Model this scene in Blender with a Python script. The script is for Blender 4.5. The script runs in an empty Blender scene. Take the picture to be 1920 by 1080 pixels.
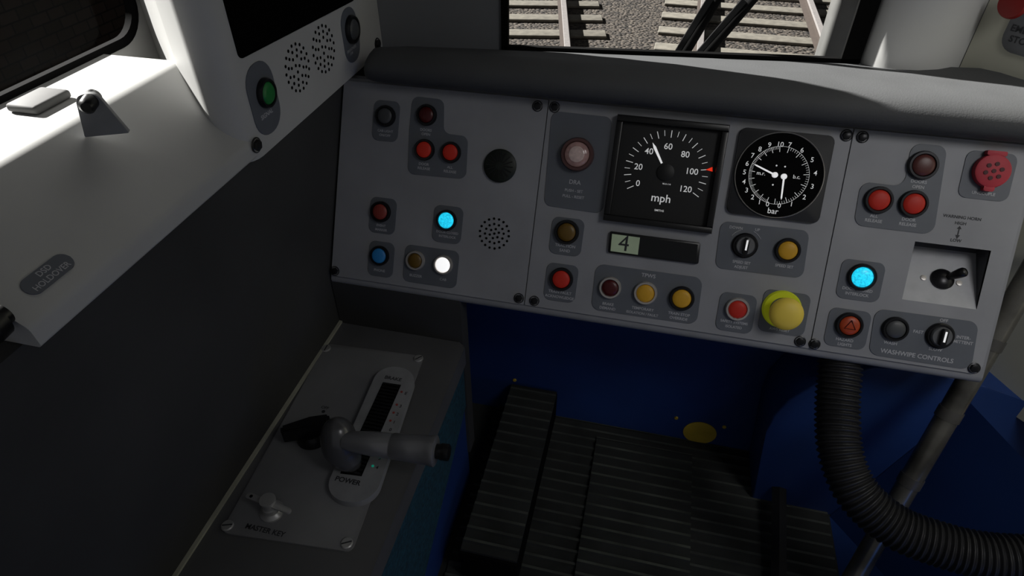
import bpy, bmesh, math, random
from mathutils import Vector, Matrix
random.seed(4)
S=bpy.context.scene
try: S.view_settings.view_transform='Standard'
except Exception: pass
COL=S.collection
# ---------------------------------------------------------------- camera
FPX=1200.0; TH=math.radians(13.2); PH=math.radians(39.5)
C=Vector((0,0,1.25))
R_=Vector((math.cos(TH),math.sin(TH),0))
F_=Vector((-math.sin(TH)*math.cos(PH),math.cos(TH)*math.cos(PH),-math.sin(PH)))
U_=R_.cross(F_)
cd=bpy.data.cameras.new('camera'); cam=bpy.data.objects.new('camera',cd); COL.objects.link(cam)
cd.sensor_width=36; cd.lens=FPX/1920*36; cd.clip_start=0.02; cd.clip_end=200
M=Matrix.Identity(4)
for i,v in enumerate((R_,U_,-F_)):
    for j in range(3): M[j][i]=v[j]
M.translation=C; cam.matrix_world=M; S.camera=cam
def ray(px,py): return R_*((px-960)/FPX)+U_*((540-py)/FPX)+F_
def hit(px,py,p,n):
    d=ray(px,py); t=(Vector(p)-C).dot(n)/d.dot(n); return C+d*t,t
def at(px,py,t): return C+ray(px,py)*t
class Frame:
    def __init__(s,o,x,y):
        s.o=Vector(o); s.x=Vector(x).normalized(); s.y=Vector(y).normalized(); s.z=s.x.cross(s.y)
    def mat(s):
        m=Matrix.Identity(4)
        for i,v in enumerate((s.x,s.y,s.z)):
            for j in range(3): m[j][i]=v[j]
        m.translation=s.o; return m
    def loc(s,px,py,h=0):
        p,t=hit(px,py,s.o+s.z*h,s.z); d=p-s.o; return (d.dot(s.x),d.dot(s.y))
    def sc(s,px,py):
        p,t=hit(px,py,s.o,s.z); return t/FPX
# ---------------------------------------------------------------- materials
def lin(c):
    c=c/255.0
    return c/12.92 if c<=0.04045 else ((c+0.055)/1.055)**2.4
MATS={}
def mat(name,rgb,rough=0.5,metal=0.0,emit=0,var=0.12,scale=25,bump=0.0,bscale=200,spec=0.5):
    if name in MATS: return MATS[name]
    m=bpy.data.materials.new(name); m.use_nodes=True; nt=m.node_tree; N=nt.nodes; L=nt.links
    b=N['Principled BSDF']; tc=N.new('ShaderNodeTexCoord'); nz=N.new('ShaderNodeTexNoise')
    nz.inputs['Scale'].default_value=scale; nz.inputs['Detail'].default_value=6
    L.new(tc.outputs['Object'],nz.inputs['Vector'])
    cr=N.new('ShaderNodeValToRGB'); c=[lin(v) for v in rgb]
    cr.color_ramp.elements[0].position=0.3; cr.color_ramp.elements[1].position=0.7
    cr.color_ramp.elements[0].color=[max(0,v*(1-var)) for v in c]+[1]
    cr.color_ramp.elements[1].color=[min(1,v*(1+var)) for v in c]+[1]
    L.new(nz.outputs['Fac'],cr.inputs['Fac']); L.new(cr.outputs['Color'],b.inputs['Base Color'])
    b.inputs['Roughness'].default_value=rough; b.inputs['Metallic'].default_value=metal
    b.inputs['Specular IOR Level'].default_value=spec
    if emit:
        L.new(cr.outputs['Color'],b.inputs['Emission Color']); b.inputs['Emission Strength'].default_value=emit
    if bump:
        n2=N.new('ShaderNodeTexNoise'); n2.inputs['Scale'].default_value=bscale; L.new(tc.outputs['Object'],n2.inputs['Vector'])
        bp=N.new('ShaderNodeBump'); bp.inputs['Strength'].default_value=bump; bp.inputs['Distance'].default_value=0.002
        L.new(n2.outputs['Fac'],bp.inputs['Height']); L.new(bp.outputs['Normal'],b.inputs['Normal'])
    MATS[name]=m; return m
m_panel=mat('panel_grey',(150,151,155),0.5,0,var=0.13,scale=7,bump=.03)
m_plate=mat('label_plate_grey',(98,102,109),0.5,var=0.05)
m_text=mat('lettering_light',(185,186,190),0.6,var=0.02)
m_textd=mat('lettering_dark',(42,43,47),0.6,var=0.02)
m_black=mat('black_plastic',(14,14,15),0.35)
m_blackm=mat('black_matt',(8,8,8),0.9,spec=.1)
m_face=mat('gauge_black',(9,9,10),0.5)
m_bez=mat('bezel_dark',(34,34,37),0.3,0.5)
m_kface=mat('knob_face_grey',(120,121,123),0.35,0.5)
m_chrome=mat('bezel_light',(195,190,185),0.3,0.5)
m_cap=mat('cap_vinyl',(82,83,84),0.7,var=0.10,scale=10,bump=.15,bscale=400,spec=.3)
m_hous=mat('console_grey',(145,146,149),0.5,var=0.08)
m_white=mat('white_grp',(186,186,184),0.55,var=0.08,scale=5,spec=.35)
m_cream=mat('cream_paint',(200,199,182),0.5,var=0.05,scale=6)
m_dwall=mat('dark_lining',(62,62,62),0.8,var=0.22,scale=4,spec=.3)
m_fwall=mat('front_lining_grey',(125,127,131),0.6,var=0.06,scale=5)
m_blue=mat('blue_paint',(32,62,122),0.5,var=0.16,scale=5)
m_teal=mat('teal_carpet',(20,64,80),0.95,var=0.5,scale=160,bump=.6)
m_desk=mat('desk_grey',(86,86,88),0.5,var=0.16,scale=7)
m_dplate=mat('controller_plate',(124,124,127),0.45,0.1,var=0.16,scale=7)
m_trimw=mat('pale_seal',(165,165,150),0.6)
m_ring=mat('slot_surround_grey',(146,147,150),0.4,0.1,var=.16)
m_handle=mat('handle_charcoal',(92,92,94),0.24,0.4)
m_grip=mat('grip_grey',(138,138,141),0.3,0.5)
m_alu=mat('brushed_aluminium',(175,175,175),0.35,0.5)
m_rub=mat('rubber_groove',(38,40,39),0.85,var=0.4,scale=12)
m_ridge=mat('rubber_ridge_worn_lit',(62,65,60),0.65,var=0.55,scale=16)  # worn ridge tops, their paler tone also standing in for light on ribs
m_hose=mat('hose_black',(38,38,40),0.45)
m_pipe=mat('pipe_grey',(112,110,104),0.25,0.6,var=0.55,scale=16)
m_yel=mat('yellow',(228,200,78),0.5,var=0.04,emit=.04)
m_yelg=mat('yellow_green',(195,205,30),0.4,var=0.04,emit=.08)
m_amber=mat('amber_lens',(195,148,42),0.45,emit=.06,spec=.3)
m_amberd=mat('amber_dim',(110,82,22),0.4)
m_red=mat('red_lens',(182,44,32),0.5,emit=.06,spec=.3)
m_redd=mat('dark_red_lens',(78,14,16),0.35)
m_redm=mat('muted_red',(150,60,52),0.45)
m_pink=mat('pale_red_lens',(160,128,124),0.15,var=.2,scale=150,emit=.05)
m_blueb=mat('blue_button',(35,110,168),0.45,emit=.06)
m_green=mat('green_lens',(25,110,50),0.4,emit=.04)
m_gdark=mat('dark_green_grille',(18,26,18),0.5)
m_grey=mat('grey_button',(72,74,76),0.45)
m_brown=mat('brown_red_lens',(90,48,44),0.4)
m_orange=mat('orange_lens',(180,66,25),0.4)
m_cyan=mat('cyan_lit',(30,190,225),0.3,emit=1.05,var=.35,scale=350)
m_whitelit=mat('white_lit',(250,250,250),0.3,emit=.9,var=.02)
m_redcap=mat('red_rubber',(180,48,62),0.6)
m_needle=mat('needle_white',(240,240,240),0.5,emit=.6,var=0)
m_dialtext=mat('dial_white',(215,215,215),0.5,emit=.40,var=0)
m_lcd=mat('lcd_green',(150,164,138),0.4,emit=.16)
m_brass=mat('brass_yellow',(205,175,60),0.5)
m_screen=mat('screen_black',(3,3,3),0.8,spec=.05)
m_nred=mat('marker_red',(240,50,20),0.5,emit=.6)
m_tealmark=mat('marker_teal',(30,170,140),0.5,emit=.2)
m_sleeper=mat('sleeper_concrete',(106,102,93),0.9,var=0.25,scale=10)
m_rail=mat('rail_steel',(140,136,134),0.5,0.2)
m_rust=mat('rail_rust',(56,47,41),0.9)
# ---------------------------------------------------------------- mesh helpers
def fin(bm,smooth=None):
    me=bpy.data.meshes.new('m'); bmesh.ops.recalc_face_normals(bm,faces=bm.faces[:]); bm.to_mesh(me); bm.free()
    if smooth:
        me.polygons.foreach_set('use_smooth',[True]*len(me.polygons)); me.set_sharp_from_angle(angle=math.radians(smooth))
    return me
def obj(name,me,m=None,parent=None,loc=(0,0,0),mw=None,label=None,cat=None,kind=None,group=None,rot=None):
    if me is not None and m is not None: me.materials.append(m)
    if me is not None: me.name=name
    o=bpy.data.objects.new(name,me); COL.objects.link(o)
    if parent: o.parent=parent
    if mw is not None: o.matrix_world=mw
    else: o.location=loc
    if rot: o.rotation_euler=rot
    if label: o['label']=label
    if cat and not parent: o['category']=cat
    if kind: o['kind']=kind
    if group: o['group']=group
    return o
def round_poly(pts,r,n=5):
    out=[]; k=len(pts)
    for i in range(k):
        p=Vector(pts[i]); a=Vector(pts[i-1])-p; b=Vector(pts[(i+1)%k])-p
        la,lb=a.length,b.length; a.normalize(); b.normalize()
        ang=a.angle(b); rr=r[i] if isinstance(r,(list,tuple)) else r
        d=min(rr/math.tan(ang/2),la*.49,lb*.49); rr=d*math.tan(ang/2)
        if rr<1e-6: out.append(tuple(p)); continue
        c=p+(a+b).normalized()*(rr/math.sin(ang/2))
        s=p+a*d-c; e=p+b*d-c
        a0=math.atan2(s.y,s.x); a1=math.atan2(e.y,e.x); da=(a1-a0+math.pi)%(2*math.pi)-math.pi
        for j in range(n+1):
            t=a0+da*j/n; out.append((c.x+rr*math.cos(t),c.y+rr*math.sin(t)))
    return out
def prism_bm(bm,pts,z0,z1,bev=0,seg=2):
    n=len(pts)
    lo=[bm.verts.new((p[0],p[1],z0)) for p in pts]; hi=[bm.verts.new((p[0],p[1],z1)) for p in pts]
    bm.faces.new(lo[::-1]); bm.faces.new(hi)
    for i in range(n):
        bm.faces.new((lo[i],lo[(i+1)%n],hi[(i+1)%n],hi[i]))
    if bev:
        es=[e for e in bm.edges if e.verts[0] in hi and e.verts[1] in hi]
        bmesh.ops.bevel(bm,geom=es,offset=bev,segments=seg,affect='EDGES',profile=.5)
def prism(pts,z0,z1,bev=0,seg=2,smooth=35):
    bm=bmesh.new(); prism_bm(bm,pts,z0,z1,bev,seg); return fin(bm,smooth)
def rect(cx,cy,w,h): return [(cx-w/2,cy-h/2),(cx+w/2,cy-h/2),(cx+w/2,cy+h/2),(cx-w/2,cy+h/2)]
def circ(cx,cy,r,n=32,a0=0): return [(cx+r*math.cos(a0+2*math.pi*i/n),cy+r*math.sin(a0+2*math.pi*i/n)) for i in range(n)]
def lathe_bm(bm,prof,seg=32,off=(0,0,0)):
    rings=[]
    for r,z in prof:
        if r<1e-6: rings.append([bm.verts.new((off[0],off[1],off[2]+z))])
        else: rings.append([bm.verts.new((off[0]+r*math.cos(2*math.pi*i/seg),off[1]+r*math.sin(2*math.pi*i/seg),off[2]+z)) for i in range(seg)])
    for a,b in zip(rings,rings[1:]):
        for i in range(seg):
            j=(i+1)%seg
            if len(a)==1 and len(b)==1: continue
            if len(a)==1: bm.faces.new((a[0],b[i],b[j]))
            elif len(b)==1: bm.faces.new((a[i],a[j],b[0]))
            else: bm.faces.new((a[i],a[j],b[j],b[i]))
def lathe(prof,seg=32,smooth=40):
    bm=bmesh.new(); lathe_bm(bm,prof,seg); return fin(bm,smooth)
def sweep_bm(bm,path,rads,seg=16,cap=True,flat=1.0):
    path=[Vector(p) for p in path]; n=len(path)
    t0=(path[1]-path[0]).normalized(); ref=Vector((0,0,1)) if abs(t0.z)<.9 else Vector((1,0,0))
    nrm=(ref-t0*ref.dot(t0)).normalized(); rings=[]
    for i in range(n):
        t=(path[min(i+1,n-1)]-path[max(i-1,0)]).normalized()
        nrm=(nrm-t*nrm.dot(t)).normalized(); bi=t.cross(nrm); r=rads[i] if isinstance(rads,(list,tuple)) else rads
        rings.append([bm.verts.new(path[i]+nrm*(r*flat*math.cos(2*math.pi*k/seg))+bi*(r*math.sin(2*math.pi*k/seg))) for k in range(seg)])
    for a,b in zip(rings,rings[1:]):
        for k in range(seg): bm.faces.new((a[k],a[(k+1)%seg],b[(k+1)%seg],b[k]))
    if cap: bm.faces.new(rings[0][::-1]); bm.faces.new(rings[-1])
def sweep(path,rads,seg=16,smooth=45,flat=1.0):
    bm=bmesh.new(); sweep_bm(bm,path,rads,seg,True,flat); return fin(bm,smooth)
def catmull(P,n=12):
    P=[Vector(p) for p in P]; P=[P[0]*2-P[1]]+P+[P[-1]*2-P[-2]]; out=[]
    for i in range(1,len(P)-2):
        a,b,c,d=P[i-1:i+3]
        for j in range(n):
            t=j/n; out.append(.5*((2*b)+(c-a)*t+(2*a-5*b+4*c-d)*t*t+(3*b-a-3*c+d)*t**3))
    out.append(P[-2]); return out
def box_bm(bm,x0,x1,y0,y1,z0,z1):
    prism_bm(bm,[(x0,y0),(x1,y0),(x1,y1),(x0,y1)],z0,z1)
def box(x0,x1,y0,y1,z0,z1,bev=0):
    bm=bmesh.new(); box_bm(bm,x0,x1,y0,y1,z0,z1)
    if bev: bmesh.ops.bevel(bm,geom=bm.edges[:],offset=bev,segments=3,affect='EDGES',profile=.5)
    return fin(bm,35)
def text_me(items,z=0.0,bold=0.012):
    bm=bmesh.new()
    for it in items:
        s,x,y,sz=it[:4]; al=it[4] if len(it)>4 else 'CENTER'; ro=it[5] if len(it)>5 else 0
        cu=bpy.data.curves.new('t','FONT'); cu.body=s; cu.size=sz; cu.align_x=al; cu.align_y='CENTER'; cu.offset=bold*sz; cu.resolution_u=3
        o=bpy.data.objects.new('t',cu); COL.objects.link(o)
        dg=bpy.context.evaluated_depsgraph_get(); me=bpy.data.meshes.new_from_object(o.evaluated_get(dg))
        me.transform(Matrix.Translation((x,y,z))@Matrix.Rotation(ro,4,'Z')); bm.from_mesh(me)
        bpy.data.objects.remove(o); bpy.data.curves.remove(cu); bpy.data.meshes.remove(me)
    me=bpy.data.meshes.new('lettering'); bm.to_mesh(me); bm.free(); return me
def letters(items,z,m,par,bold=.018):
    for it in items: obj('lettering',text_me([it],z,bold),m,par)
def cut(o,me,mw):
    c=bpy.data.objects.new('c',me); COL.objects.link(c); c.matrix_world=mw
    md=o.modifiers.new('b','BOOLEAN'); md.object=c; md.operation='DIFFERENCE'; md.solver='EXACT'
    bpy.context.view_layer.update()
    dg=bpy.context.evaluated_depsgraph_get(); nm=bpy.data.meshes.new_from_object(o.evaluated_get(dg))
    o.modifiers.clear(); o.data=nm; bpy.data.objects.remove(c)
TS=.95
# ---------------------------------------------------------------- instrument parts
def screw(fr,par,px,py,r=.0075,m=None):
    x,y=fr.loc(px,py)
    bm=bmesh.new(); lathe_bm(bm,[(r*1.15,0),(r*1.15,.0012),(r,.0016)],24); prism_bm(bm,circ(0,0,r*.85,6,random.random()),.001,.005,.0008)
    return obj('screw',fin(bm,30),m or m_bez,par,(x,y,0))
def button(fr,par,px,py,rpx,mcap,mb=None,name='push_button',label=None,dome=.35,h=.007):
    x,y=fr.loc(px,py); s=fr.sc(px,py); r=rpx*s; z=.001
    e=obj(name,lathe([(r*1.16,0),(r*1.16,h*.6),(r*1.08,h),(r*.92,h),(r*.86,h*.7),(r*.84,h*.2)],36),mb or m_bez,par,(x,y,z),label=label)
    obj('button_cap',lathe([(r*.85,h*.2),(r*.84,h*.8),(r*.74,h*.8+r*dome*.3),(r*.5,h*.8+r*dome*.5),(0,h*.8+r*dome*.6)],32),mcap,e)
    return e
def plate(fr,par,pts,r=.011,texts=(),m=None,px=True,mt=None):
    if len(pts)==4 and not isinstance(pts[0],(tuple,list)):
        x0,y0,x1,y1=pts
        cx,cy=fr.loc((x0+x1)/2,(y0+y1)/2); s=fr.sc((x0+x1)/2,(y0+y1)/2)
        W=(x1-x0)*s; H=(y1-y0)*s
        k=.16 if x0>1300 else .09; q=.12
        w=(W-k*H)/(1-k*q); h=(H-q*W)/(1-k*q)
        P=rect(cx,cy,w,h)
    else: P=[fr.loc(*p) for p in pts]
    o=obj('label_plate',prism(round_poly(P,r,6),0,.0012,.0004,1),m or m_plate,par)
    for t in texts:
        s,x,y,sz=t[:4]; lx,ly=fr.loc(x,y); letters([(s,lx,ly,sz*TS*fr.sc(x,y))+tuple(t[4:])],.0014,mt or m_text,o)
    return o
def knob(fr,par,px,py,rpx,ang):
    x,y=fr.loc(px,py); r=rpx*fr.sc(px,py)
    e=obj('rotary_knob',lathe([(r*1.12,0),(r*1.12,.003),(r*1.0,.005),(r*.84,.005),(r*.82,.003)],36),m_bez,par,(x,y,.001),label='round grey rotary selector knob with white pointer')
    obj('knob_face',lathe([(r*.83,.002),(r*.82,.008),(r*.74,.010),(0,.010)],36),m_kface,e)
    g=obj('knob_grip',prism(round_poly(rect(0,0,r*.42,r*1.5),r*.16),.009,.018,.001),m_black,e,rot=(0,0,ang))
    obj('knob_pointer',prism(rect(0,r*.1,r*.15,r*.9),.018,.0186),m_needle,g)
    return e
UP=(0,.5,math.sqrt(.75))
PF0=Frame((0,.79,.533),(1,0,0),UP)
x1=PF0.loc(1006,380)[0]; x2=PF0.loc(1560,445)[0]
XL=-.517; XR=.531; BT=.347; BB=.012
def pframe(x): return Frame(PF0.o+PF0.x*x,(1,0,0),UP)
def mkpanel(xa,xb,label,rr):
    fr=pframe(xa)
    P=round_poly([(0,BB),(xb-xa,BB),(xb-xa,BT),(0,BT)],rr,6)
    o=obj('control_panel',prism(P,-.004,0,.0008,1),m_panel,mw=fr.mat(),label=label,cat='control panel')
    return fr,o
# ---- left panel
f1,p1=mkpanel(XL,x1-.0008,'grey control panel with door buttons, buzzer and speaker grille',[.004,.001,.001,.004])
for q in ((628,508),(973,559),(1008,199)): screw(f1,p1,*q)
plate(f1,p1,(695,187,753,267),texts=[('CAB LIGHT',723,246,6.5),('ON/OFF',722,254,6.5)])
button(f1,p1,724,218,17,m_grey,label='dark grey push button')
plate(f1,p1,[(774,180),(833,187),(832,250),(878,256),(874,336),(765,326),(768,245)],.012,
  texts=[('DOORS',799,244,7),('OPEN',799,252,7),('DOOR',795,308,7),('RELEASE',795,316,7),('ALL',844,314,7),('RELEASE',844,322,7)])
button(f1,p1,801,216,17,m_redd,label='dark red indicator button')
button(f1,p1,797,281,17,m_red,label='red push button'); button(f1,p1,846,286,17,m_red,label='red push button')
x,y=f1.loc(938,311); s=f1.sc(938,311)
bz=obj('buzzer',lathe([(31*s,0),(31*s,.004),(28*s,.006),(0,.0065)],40),m_gdark,p1,(x,y,0),label='round dark green slotted buzzer grille')
bm=bmesh.new()
for i in range(16):
    a=i*math.pi/8; c,sn=math.cos(a),math.sin(a)
    P=[(c*u-sn*v,sn*u+c*v) for u,v in rect(17*s,0,17*s,1.6*s)]
    prism_bm(bm,P,.006,.0078)
obj('grille_ribs',fin(bm),m_black,bz)
def dots(fr,par,px,py,rpx,dpx,name='speaker_grille',rings=((0,1),(.32,6),(.64,12),(1,18))):
    x,y=fr.loc(px,py); s=fr.sc(px,py); bm=bmesh.new()
    for q,n in rings:
        for i in range(n):
            a=2*math.pi*i/n+q; prism_bm(bm,circ(q*rpx*s*math.cos(a),q*rpx*s*math.sin(a),dpx*s,10),0.0001,.0006)
    return obj(name,fin(bm),m_blackm,par,(x,y,0),label='ring pattern of small black speaker holes')
dots(f1,p1,927,438,28,2.3)
plate(f1,p1,(689,368,747,441),texts=[('EVENT',715,423,6.5),('MARKER',715,431,6.5)]); button(f1,p1,715,397,17,m_redm,label='muted red push button')
plate(f1,p1,(808,383,871,459),texts=[('DOOR CLOSED',839,436,6.5),('INTERLOCK',839,444,6.5)]); button(f1,p1,838,413,17,m_cyan,name='indicator_lamp',label='lit cyan indicator lamp')
plate(f1,p1,(687,450,743,522),texts=[('PHONE',712,507,7)]); button(f1,p1,713,479,16,m_blueb,label='blue push button')
plate(f1,p1,(752,458,864,541),texts=[('BUZZER',780,517,7),('CAB',831,524,7)])
button(f1,p1,780,488,16,m_amberd,m_chrome,label='dim amber button with pale ring'); button(f1,p1,832,496,16,m_whitelit,m_chrome,name='indicator_lamp',label='lit white button with pale ring')
# ---- middle panel
f2,p2=mkpanel(x1+.0008,x2-.0008,'grey instrument panel with speedometer and brake gauge',.001)
for q in ((1040,201),(1587,254),(1002,564),(1500,640)): screw(f2,p2,*q)
plate(f2,p2,[(1035,208),(1148,220),(1130,401),(1020,385)],.012,texts=[('DRA',1078,342,11.5),('PUSH - SET',1076,358,7.5),('PULL - RESET',1075,369,7.5)])
db=button(f2,p2,1083,290,27,m_pink,mat('bezel_rose',(105,76,74),.3,.5),label='large pale red translucent push button',h=.012)
obj('button_lens',lathe([(.0125,.012),(.0125,.0148),(.010,.0160),(0,.0162)],28),mat('lens_clear',(190,168,163),.12,emit=.06,var=.15,scale=200),db)
plate(f2,p2,(1029,405,1096,482),texts=[('TRACTION',1060,461,8),('SAND',1059,470,8)]); button(f2,p2,1063,435,20,m_amberd,label='dim amber push button')
plate(f2,p2,(1019,491,1085,569),texts=[('TRAIN FAULT',1050,548,7.5),('ACKNOWLEDGE',1049,557,7.5)]); button(f2,p2,1053,523,19,m_red,label='red push button')
a=f2.loc(1157,216); b=f2.loc(1366,235); c=f2.loc(1334,438); d=f2.loc(1133,412)
W=((b[0]-a[0])+(c[0]-d[0]))/2; H=((a[1]-d[1])+(b[1]-c[1]))/2; cx=(a[0]+b[0]+c[0]+d[0])/4; cy=(a[1]+b[1]+c[1]+d[1])/4
bm=bmesh.new()
t=.010
for P in (rect(0,H/2-t/2,W,t),rect(0,-H/2+t/2,W,t),rect(-W/2+t/2,0,t,H-2*t),rect(W/2-t/2,0,t,H-2*t)): prism_bm(bm,P,0,.014,.002)
sp=obj('speedometer',fin(bm,30),m_black,p2,(cx,cy,0),label='square black speedometer reading about 43 mph')
obj('dial_face',prism(rect(0,0,W-2*t,H-2*t),0,.003),m_face,sp)
dcx,dcy=f2.loc(1248,323); ox,oy=dcx-cx,dcy-cy; Rd=.0645*W/.17
va=lambda v: math.radians(90-(v-60)*2.0)
bm=bmesh.new()
for v in range(0,121,5):
    L=.011 if v%10==0 else .0085; an=va(v); cc,ss=math.cos(an),math.sin(an)
    P=[(ox+cc*u-ss*w,oy+ss*u+cc*w) for u,w in rect(Rd-L/2,0,L,.0011 if v%10==0 else .0008)]
    prism_bm(bm,P,.003,.0034)
it=[]
for q,px,py in (('0',1196,344),('20',1197,313),('40',1217,284),('60',1253,275),('80',1285,290),('100',1297,322),('120',1285,355)):
    lx,ly=f2.loc(px,py,.0034); it.append((q,lx-cx,ly-cy,.0132))
bm.from_mesh(text_me(it+[('mph',ox-.001,oy-.041,.0175),('SMITHS',ox-.001,oy-.060,.0045),('90-0-114',ox+.004,oy-.018,.0035)],.0034,.008)); obj('dial_markings',fin(bm),m_dialtext,sp)
an=va(100); bm=bmesh.new(); P=[(ox+math.cos(an)*(Rd+q)-math.sin(an)*w,oy+math.sin(an)*(Rd+q)+math.cos(an)*w) for q,w in ((-.004,0),(.006,-.0035),(.006,.0035))]
prism_bm(bm,P,.0035,.0045); obj('limit_marker',fin(bm),m_nred,sp,label='red marker at one hundred')
an=va(44); P=[(ox+math.cos(an)*u-math.sin(an)*w,oy+math.sin(an)*u+math.cos(an)*w) for u,w in ((.015,-.0014),(.042,-.0021),(.050,0),(.042,.0021),(.015,.0014))]
nd=obj('needle',prism(P,.006,.0072),m_needle,sp); obj('needle_hub',lathe([(.013,.003),(.013,.006),(.006,.0078),(0,.0078)],24),m_face,sp,(ox,oy,0))
a=f2.loc(1388,238); b=f2.loc(1563,256); c=f2.loc(1535,421); d=f2.loc(1361,398)
cx=(a[0]+b[0]+c[0]+d[0])/4; cy=(a[1]+b[1]+c[1]+d[1])/4; W=((b[0]-a[0])+(c[0]-d[0]))/2; H=((a[1]-d[1])+(b[1]-c[1]))/2
bg=obj('brake_pressure_gauge',prism(round_poly(rect(0,0,W,H),.010),0,.006,.001),mat('gauge_square',(38,38,40),.6),p2,(cx,cy,0),label='square black twin needle brake gauge in bar')
gx,gy=f2.loc(1460,329,.006); ox,oy=gx-cx,gy-cy; s=f2.sc(1460,329); Rg=79*s
obj('gauge_ring',lathe([(Rg,.006),(Rg,.0085),(Rg*.990,.009),(Rg*.978,.008),(Rg*.978,.0065)],64),m_chrome,bg,(ox,oy,0))
obj('dial_face',prism(circ(ox,oy,Rg*.98,64),.006,.0066),m_blackm,bg)
bm=bmesh.new()
def ticks(a0,a1,n,r0):
    for i in range(n+1):
        an=math.radians(a0+(a1-a0)*i/n); L=.008 if i%5==0 else .004; cc,ss=math.cos(an),math.sin(an)
        prism_bm(bm,[(ox+cc*u-ss*w,oy+ss*u+cc*w) for u,w in rect(r0-L/2,0,L,.0008 if i%5==0 else .0004)],.0066,.007)
ticks(-104,-262,50,Rg*.67); ticks(-88,80,35,Rg*.67)
def ringarc(r,w):
    n=64
    vs=[[bm.verts.new((ox+q*math.cos(2*math.pi*i/n),oy+q*math.sin(2*math.pi*i/n),.0068)) for i in range(n)] for q in (r,r+w)]
    for i in range(n): bm.faces.new((vs[0][i],vs[0][(i+1)%n],vs[1][(i+1)%n],vs[1][i]))
ringarc(Rg*.67,.0004)
gp=[('0',1439,383),('1',1424,379),('2',1411,370),('3',1400,357),('4',1395,341),('5',1396,323),('6',1401,307),('7',1411,292),('8',1425,280),('9',1443,272),('10',1463,271),
    ('0',1461,386),('1',1484,383),('2',1508,370),('3',1523,350),('4',1529,325),('5',1523,300),('6',1504,282),('7',1481,272)]
it=[]
for q,px,py in gp: lx,ly=f2.loc(px,py,.007); it.append((q,lx-cx,ly-cy,.0102))
for q,px,py,z in (('bar',1449,396,.012),('m.r.',1427,325,.008),('b.c.',1494,332,.008),('\u2022',1456,311,.010),('\u2022',1472,313,.010),('\u2022',1449,347,.010)):
    lx,ly=f2.loc(px,py,.007); it.append((q,lx-cx,ly-cy,z))
bm.from_mesh(text_me(it,.007,.006)); obj('dial_markings',fin(bm),m_dialtext,bg)
for (h0,t0) in (((1453,328),(1418,310)),((1470,331),(1465,371))):
    hx,hy=f2.loc(*h0,.009); tx,ty=f2.loc(*t0,.009); h=Vector((hx-cx,hy-cy)); tt=Vector((tx-cx,ty-cy)); dv=(tt-h).normalized(); nv=Vector((-dv.y,dv.x))
    P=[tuple(h-nv*.0013),tuple(tt-nv*.0010),tuple(tt+dv*.003),tuple(tt+nv*.0010),tuple(h+nv*.0013)]
    bm=bmesh.new(); prism_bm(bm,P,.009,.0098); lathe_bm(bm,[(.0042,.0066),(.0042,.0105),(.0033,.0115),(0,.0115)],20,(h.x,h.y,0)); obj('needle',fin(bm,30),m_needle,bg)
P=[f2.loc(*q) for q in ((1140,473),(1309,495),(1313,455),(1144,433))]
ds=obj('digital_display',prism(round_poly(P,.003),0,.005,.001),m_black,p2,label='small black display reading 4 on green segment')
P=[f2.loc(*q) for q in ((1146,470),(1304,491),(1308,458),(1149,438))]
obj('display_window',prism(round_poly(P,.001),.004,.0054),mat('display_dark',(16,18,20),.3),ds)
P=[f2.loc(*q) for q in ((1145,470),(1196,477),(1200,445),(1148,438))]
sg=obj('lit_segment',prism(P,.005,.0058),m_lcd,ds)
lx,ly=f2.loc(1170,457); obj('display_digit',text_me([('4',lx,ly,.036)],.006,.0),m_textd,sg)
plate(f2,p2,[(1352,414),(1518,433),(1505,522),(1340,502)],.012,texts=[('DOWN',1380,427,7.5),('UP',1420,431,7.5),('SPEED SET',1390,492,7.5),('ADJUST',1389,501,7.5),('SPEED SET',1470,499,7.5)])
knob(f2,p2,1396,460,21,-.03); button(f2,p2,1476,469,20,m_amber,label='amber push button')
for a0,a1 in ((112,150),(30,68)):
    bm=bmesh.new(); kx,ky=f2.loc(1396,460); rr=30*f2.sc(1396,460)
    pts=[(kx+rr*math.cos(math.radians(a0+(a1-a0)*i/8)),ky+rr*math.sin(math.radians(a0+(a1-a0)*i/8)),.0016) for i in range(9)]
    sweep_bm(bm,pts,.0005,6); obj('dial_arrow_mark',fin(bm),m_text,p2)
plate(f2,p2,[(1118,494),(1318,521),(1306,609),(1108,580)],.014,texts=[('TPWS',1216,517,10.5),('BRAKE',1140,570,7.5),('DEMAND',1139,578,7.5),('TEMPORARY',1205,579,7.5),('ISOLATION / FAULT',1204,588,7),('TRAIN STOP',1273,589,7.5),('OVERRIDE',1272,597,7.5)])
button(f2,p2,1144,539,18,m_redd,m_chrome,label='dark red button with pale ring'); button(f2,p2,1210,549,19,m_amber,m_chrome,label='amber button with pale ring'); button(f2,p2,1278,559,20,m_amber,label='amber push button')
plate(f2,p2,(1341,546,1419,627),texts=[('SAFETY SYSTEMS',1376,604,7),('ISOLATED',1375,613,7)]); button(f2,p2,1382,579,19,m_red,m_chrome,label='red button with pale ring')
plate(f2,p2,(1422,541,1518,632),texts=[('AWS RESET',1461,618,7.5)])
x,y=f2.loc(1465,579); s=f2.sc(1467,583); r=32*s
aw=obj('push_button',lathe([(r*1.10,0),(r*1.10,.003),(r*1.02,.006),(r*.7,.006),(r*.68,.002)],40),m_yelg,p2,(x,y,.001),label='large yellow mushroom push button on yellow green collar')
obj('button_stem',lathe([(r*.5,.002),(r*.5,.028)],24),m_yel,aw)
ax,ay=f2.loc(1477,591,.040); ax-=x; ay-=y
obj('button_cap',lathe([(0,.022),(r*.83,.022),(r*.92,.026),(r*.93,.031),(r*.85,.036),(r*.6,.0395),(r*.3,.041),(0,.0415)],40),m_yel,aw,(ax,ay,0))
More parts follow.
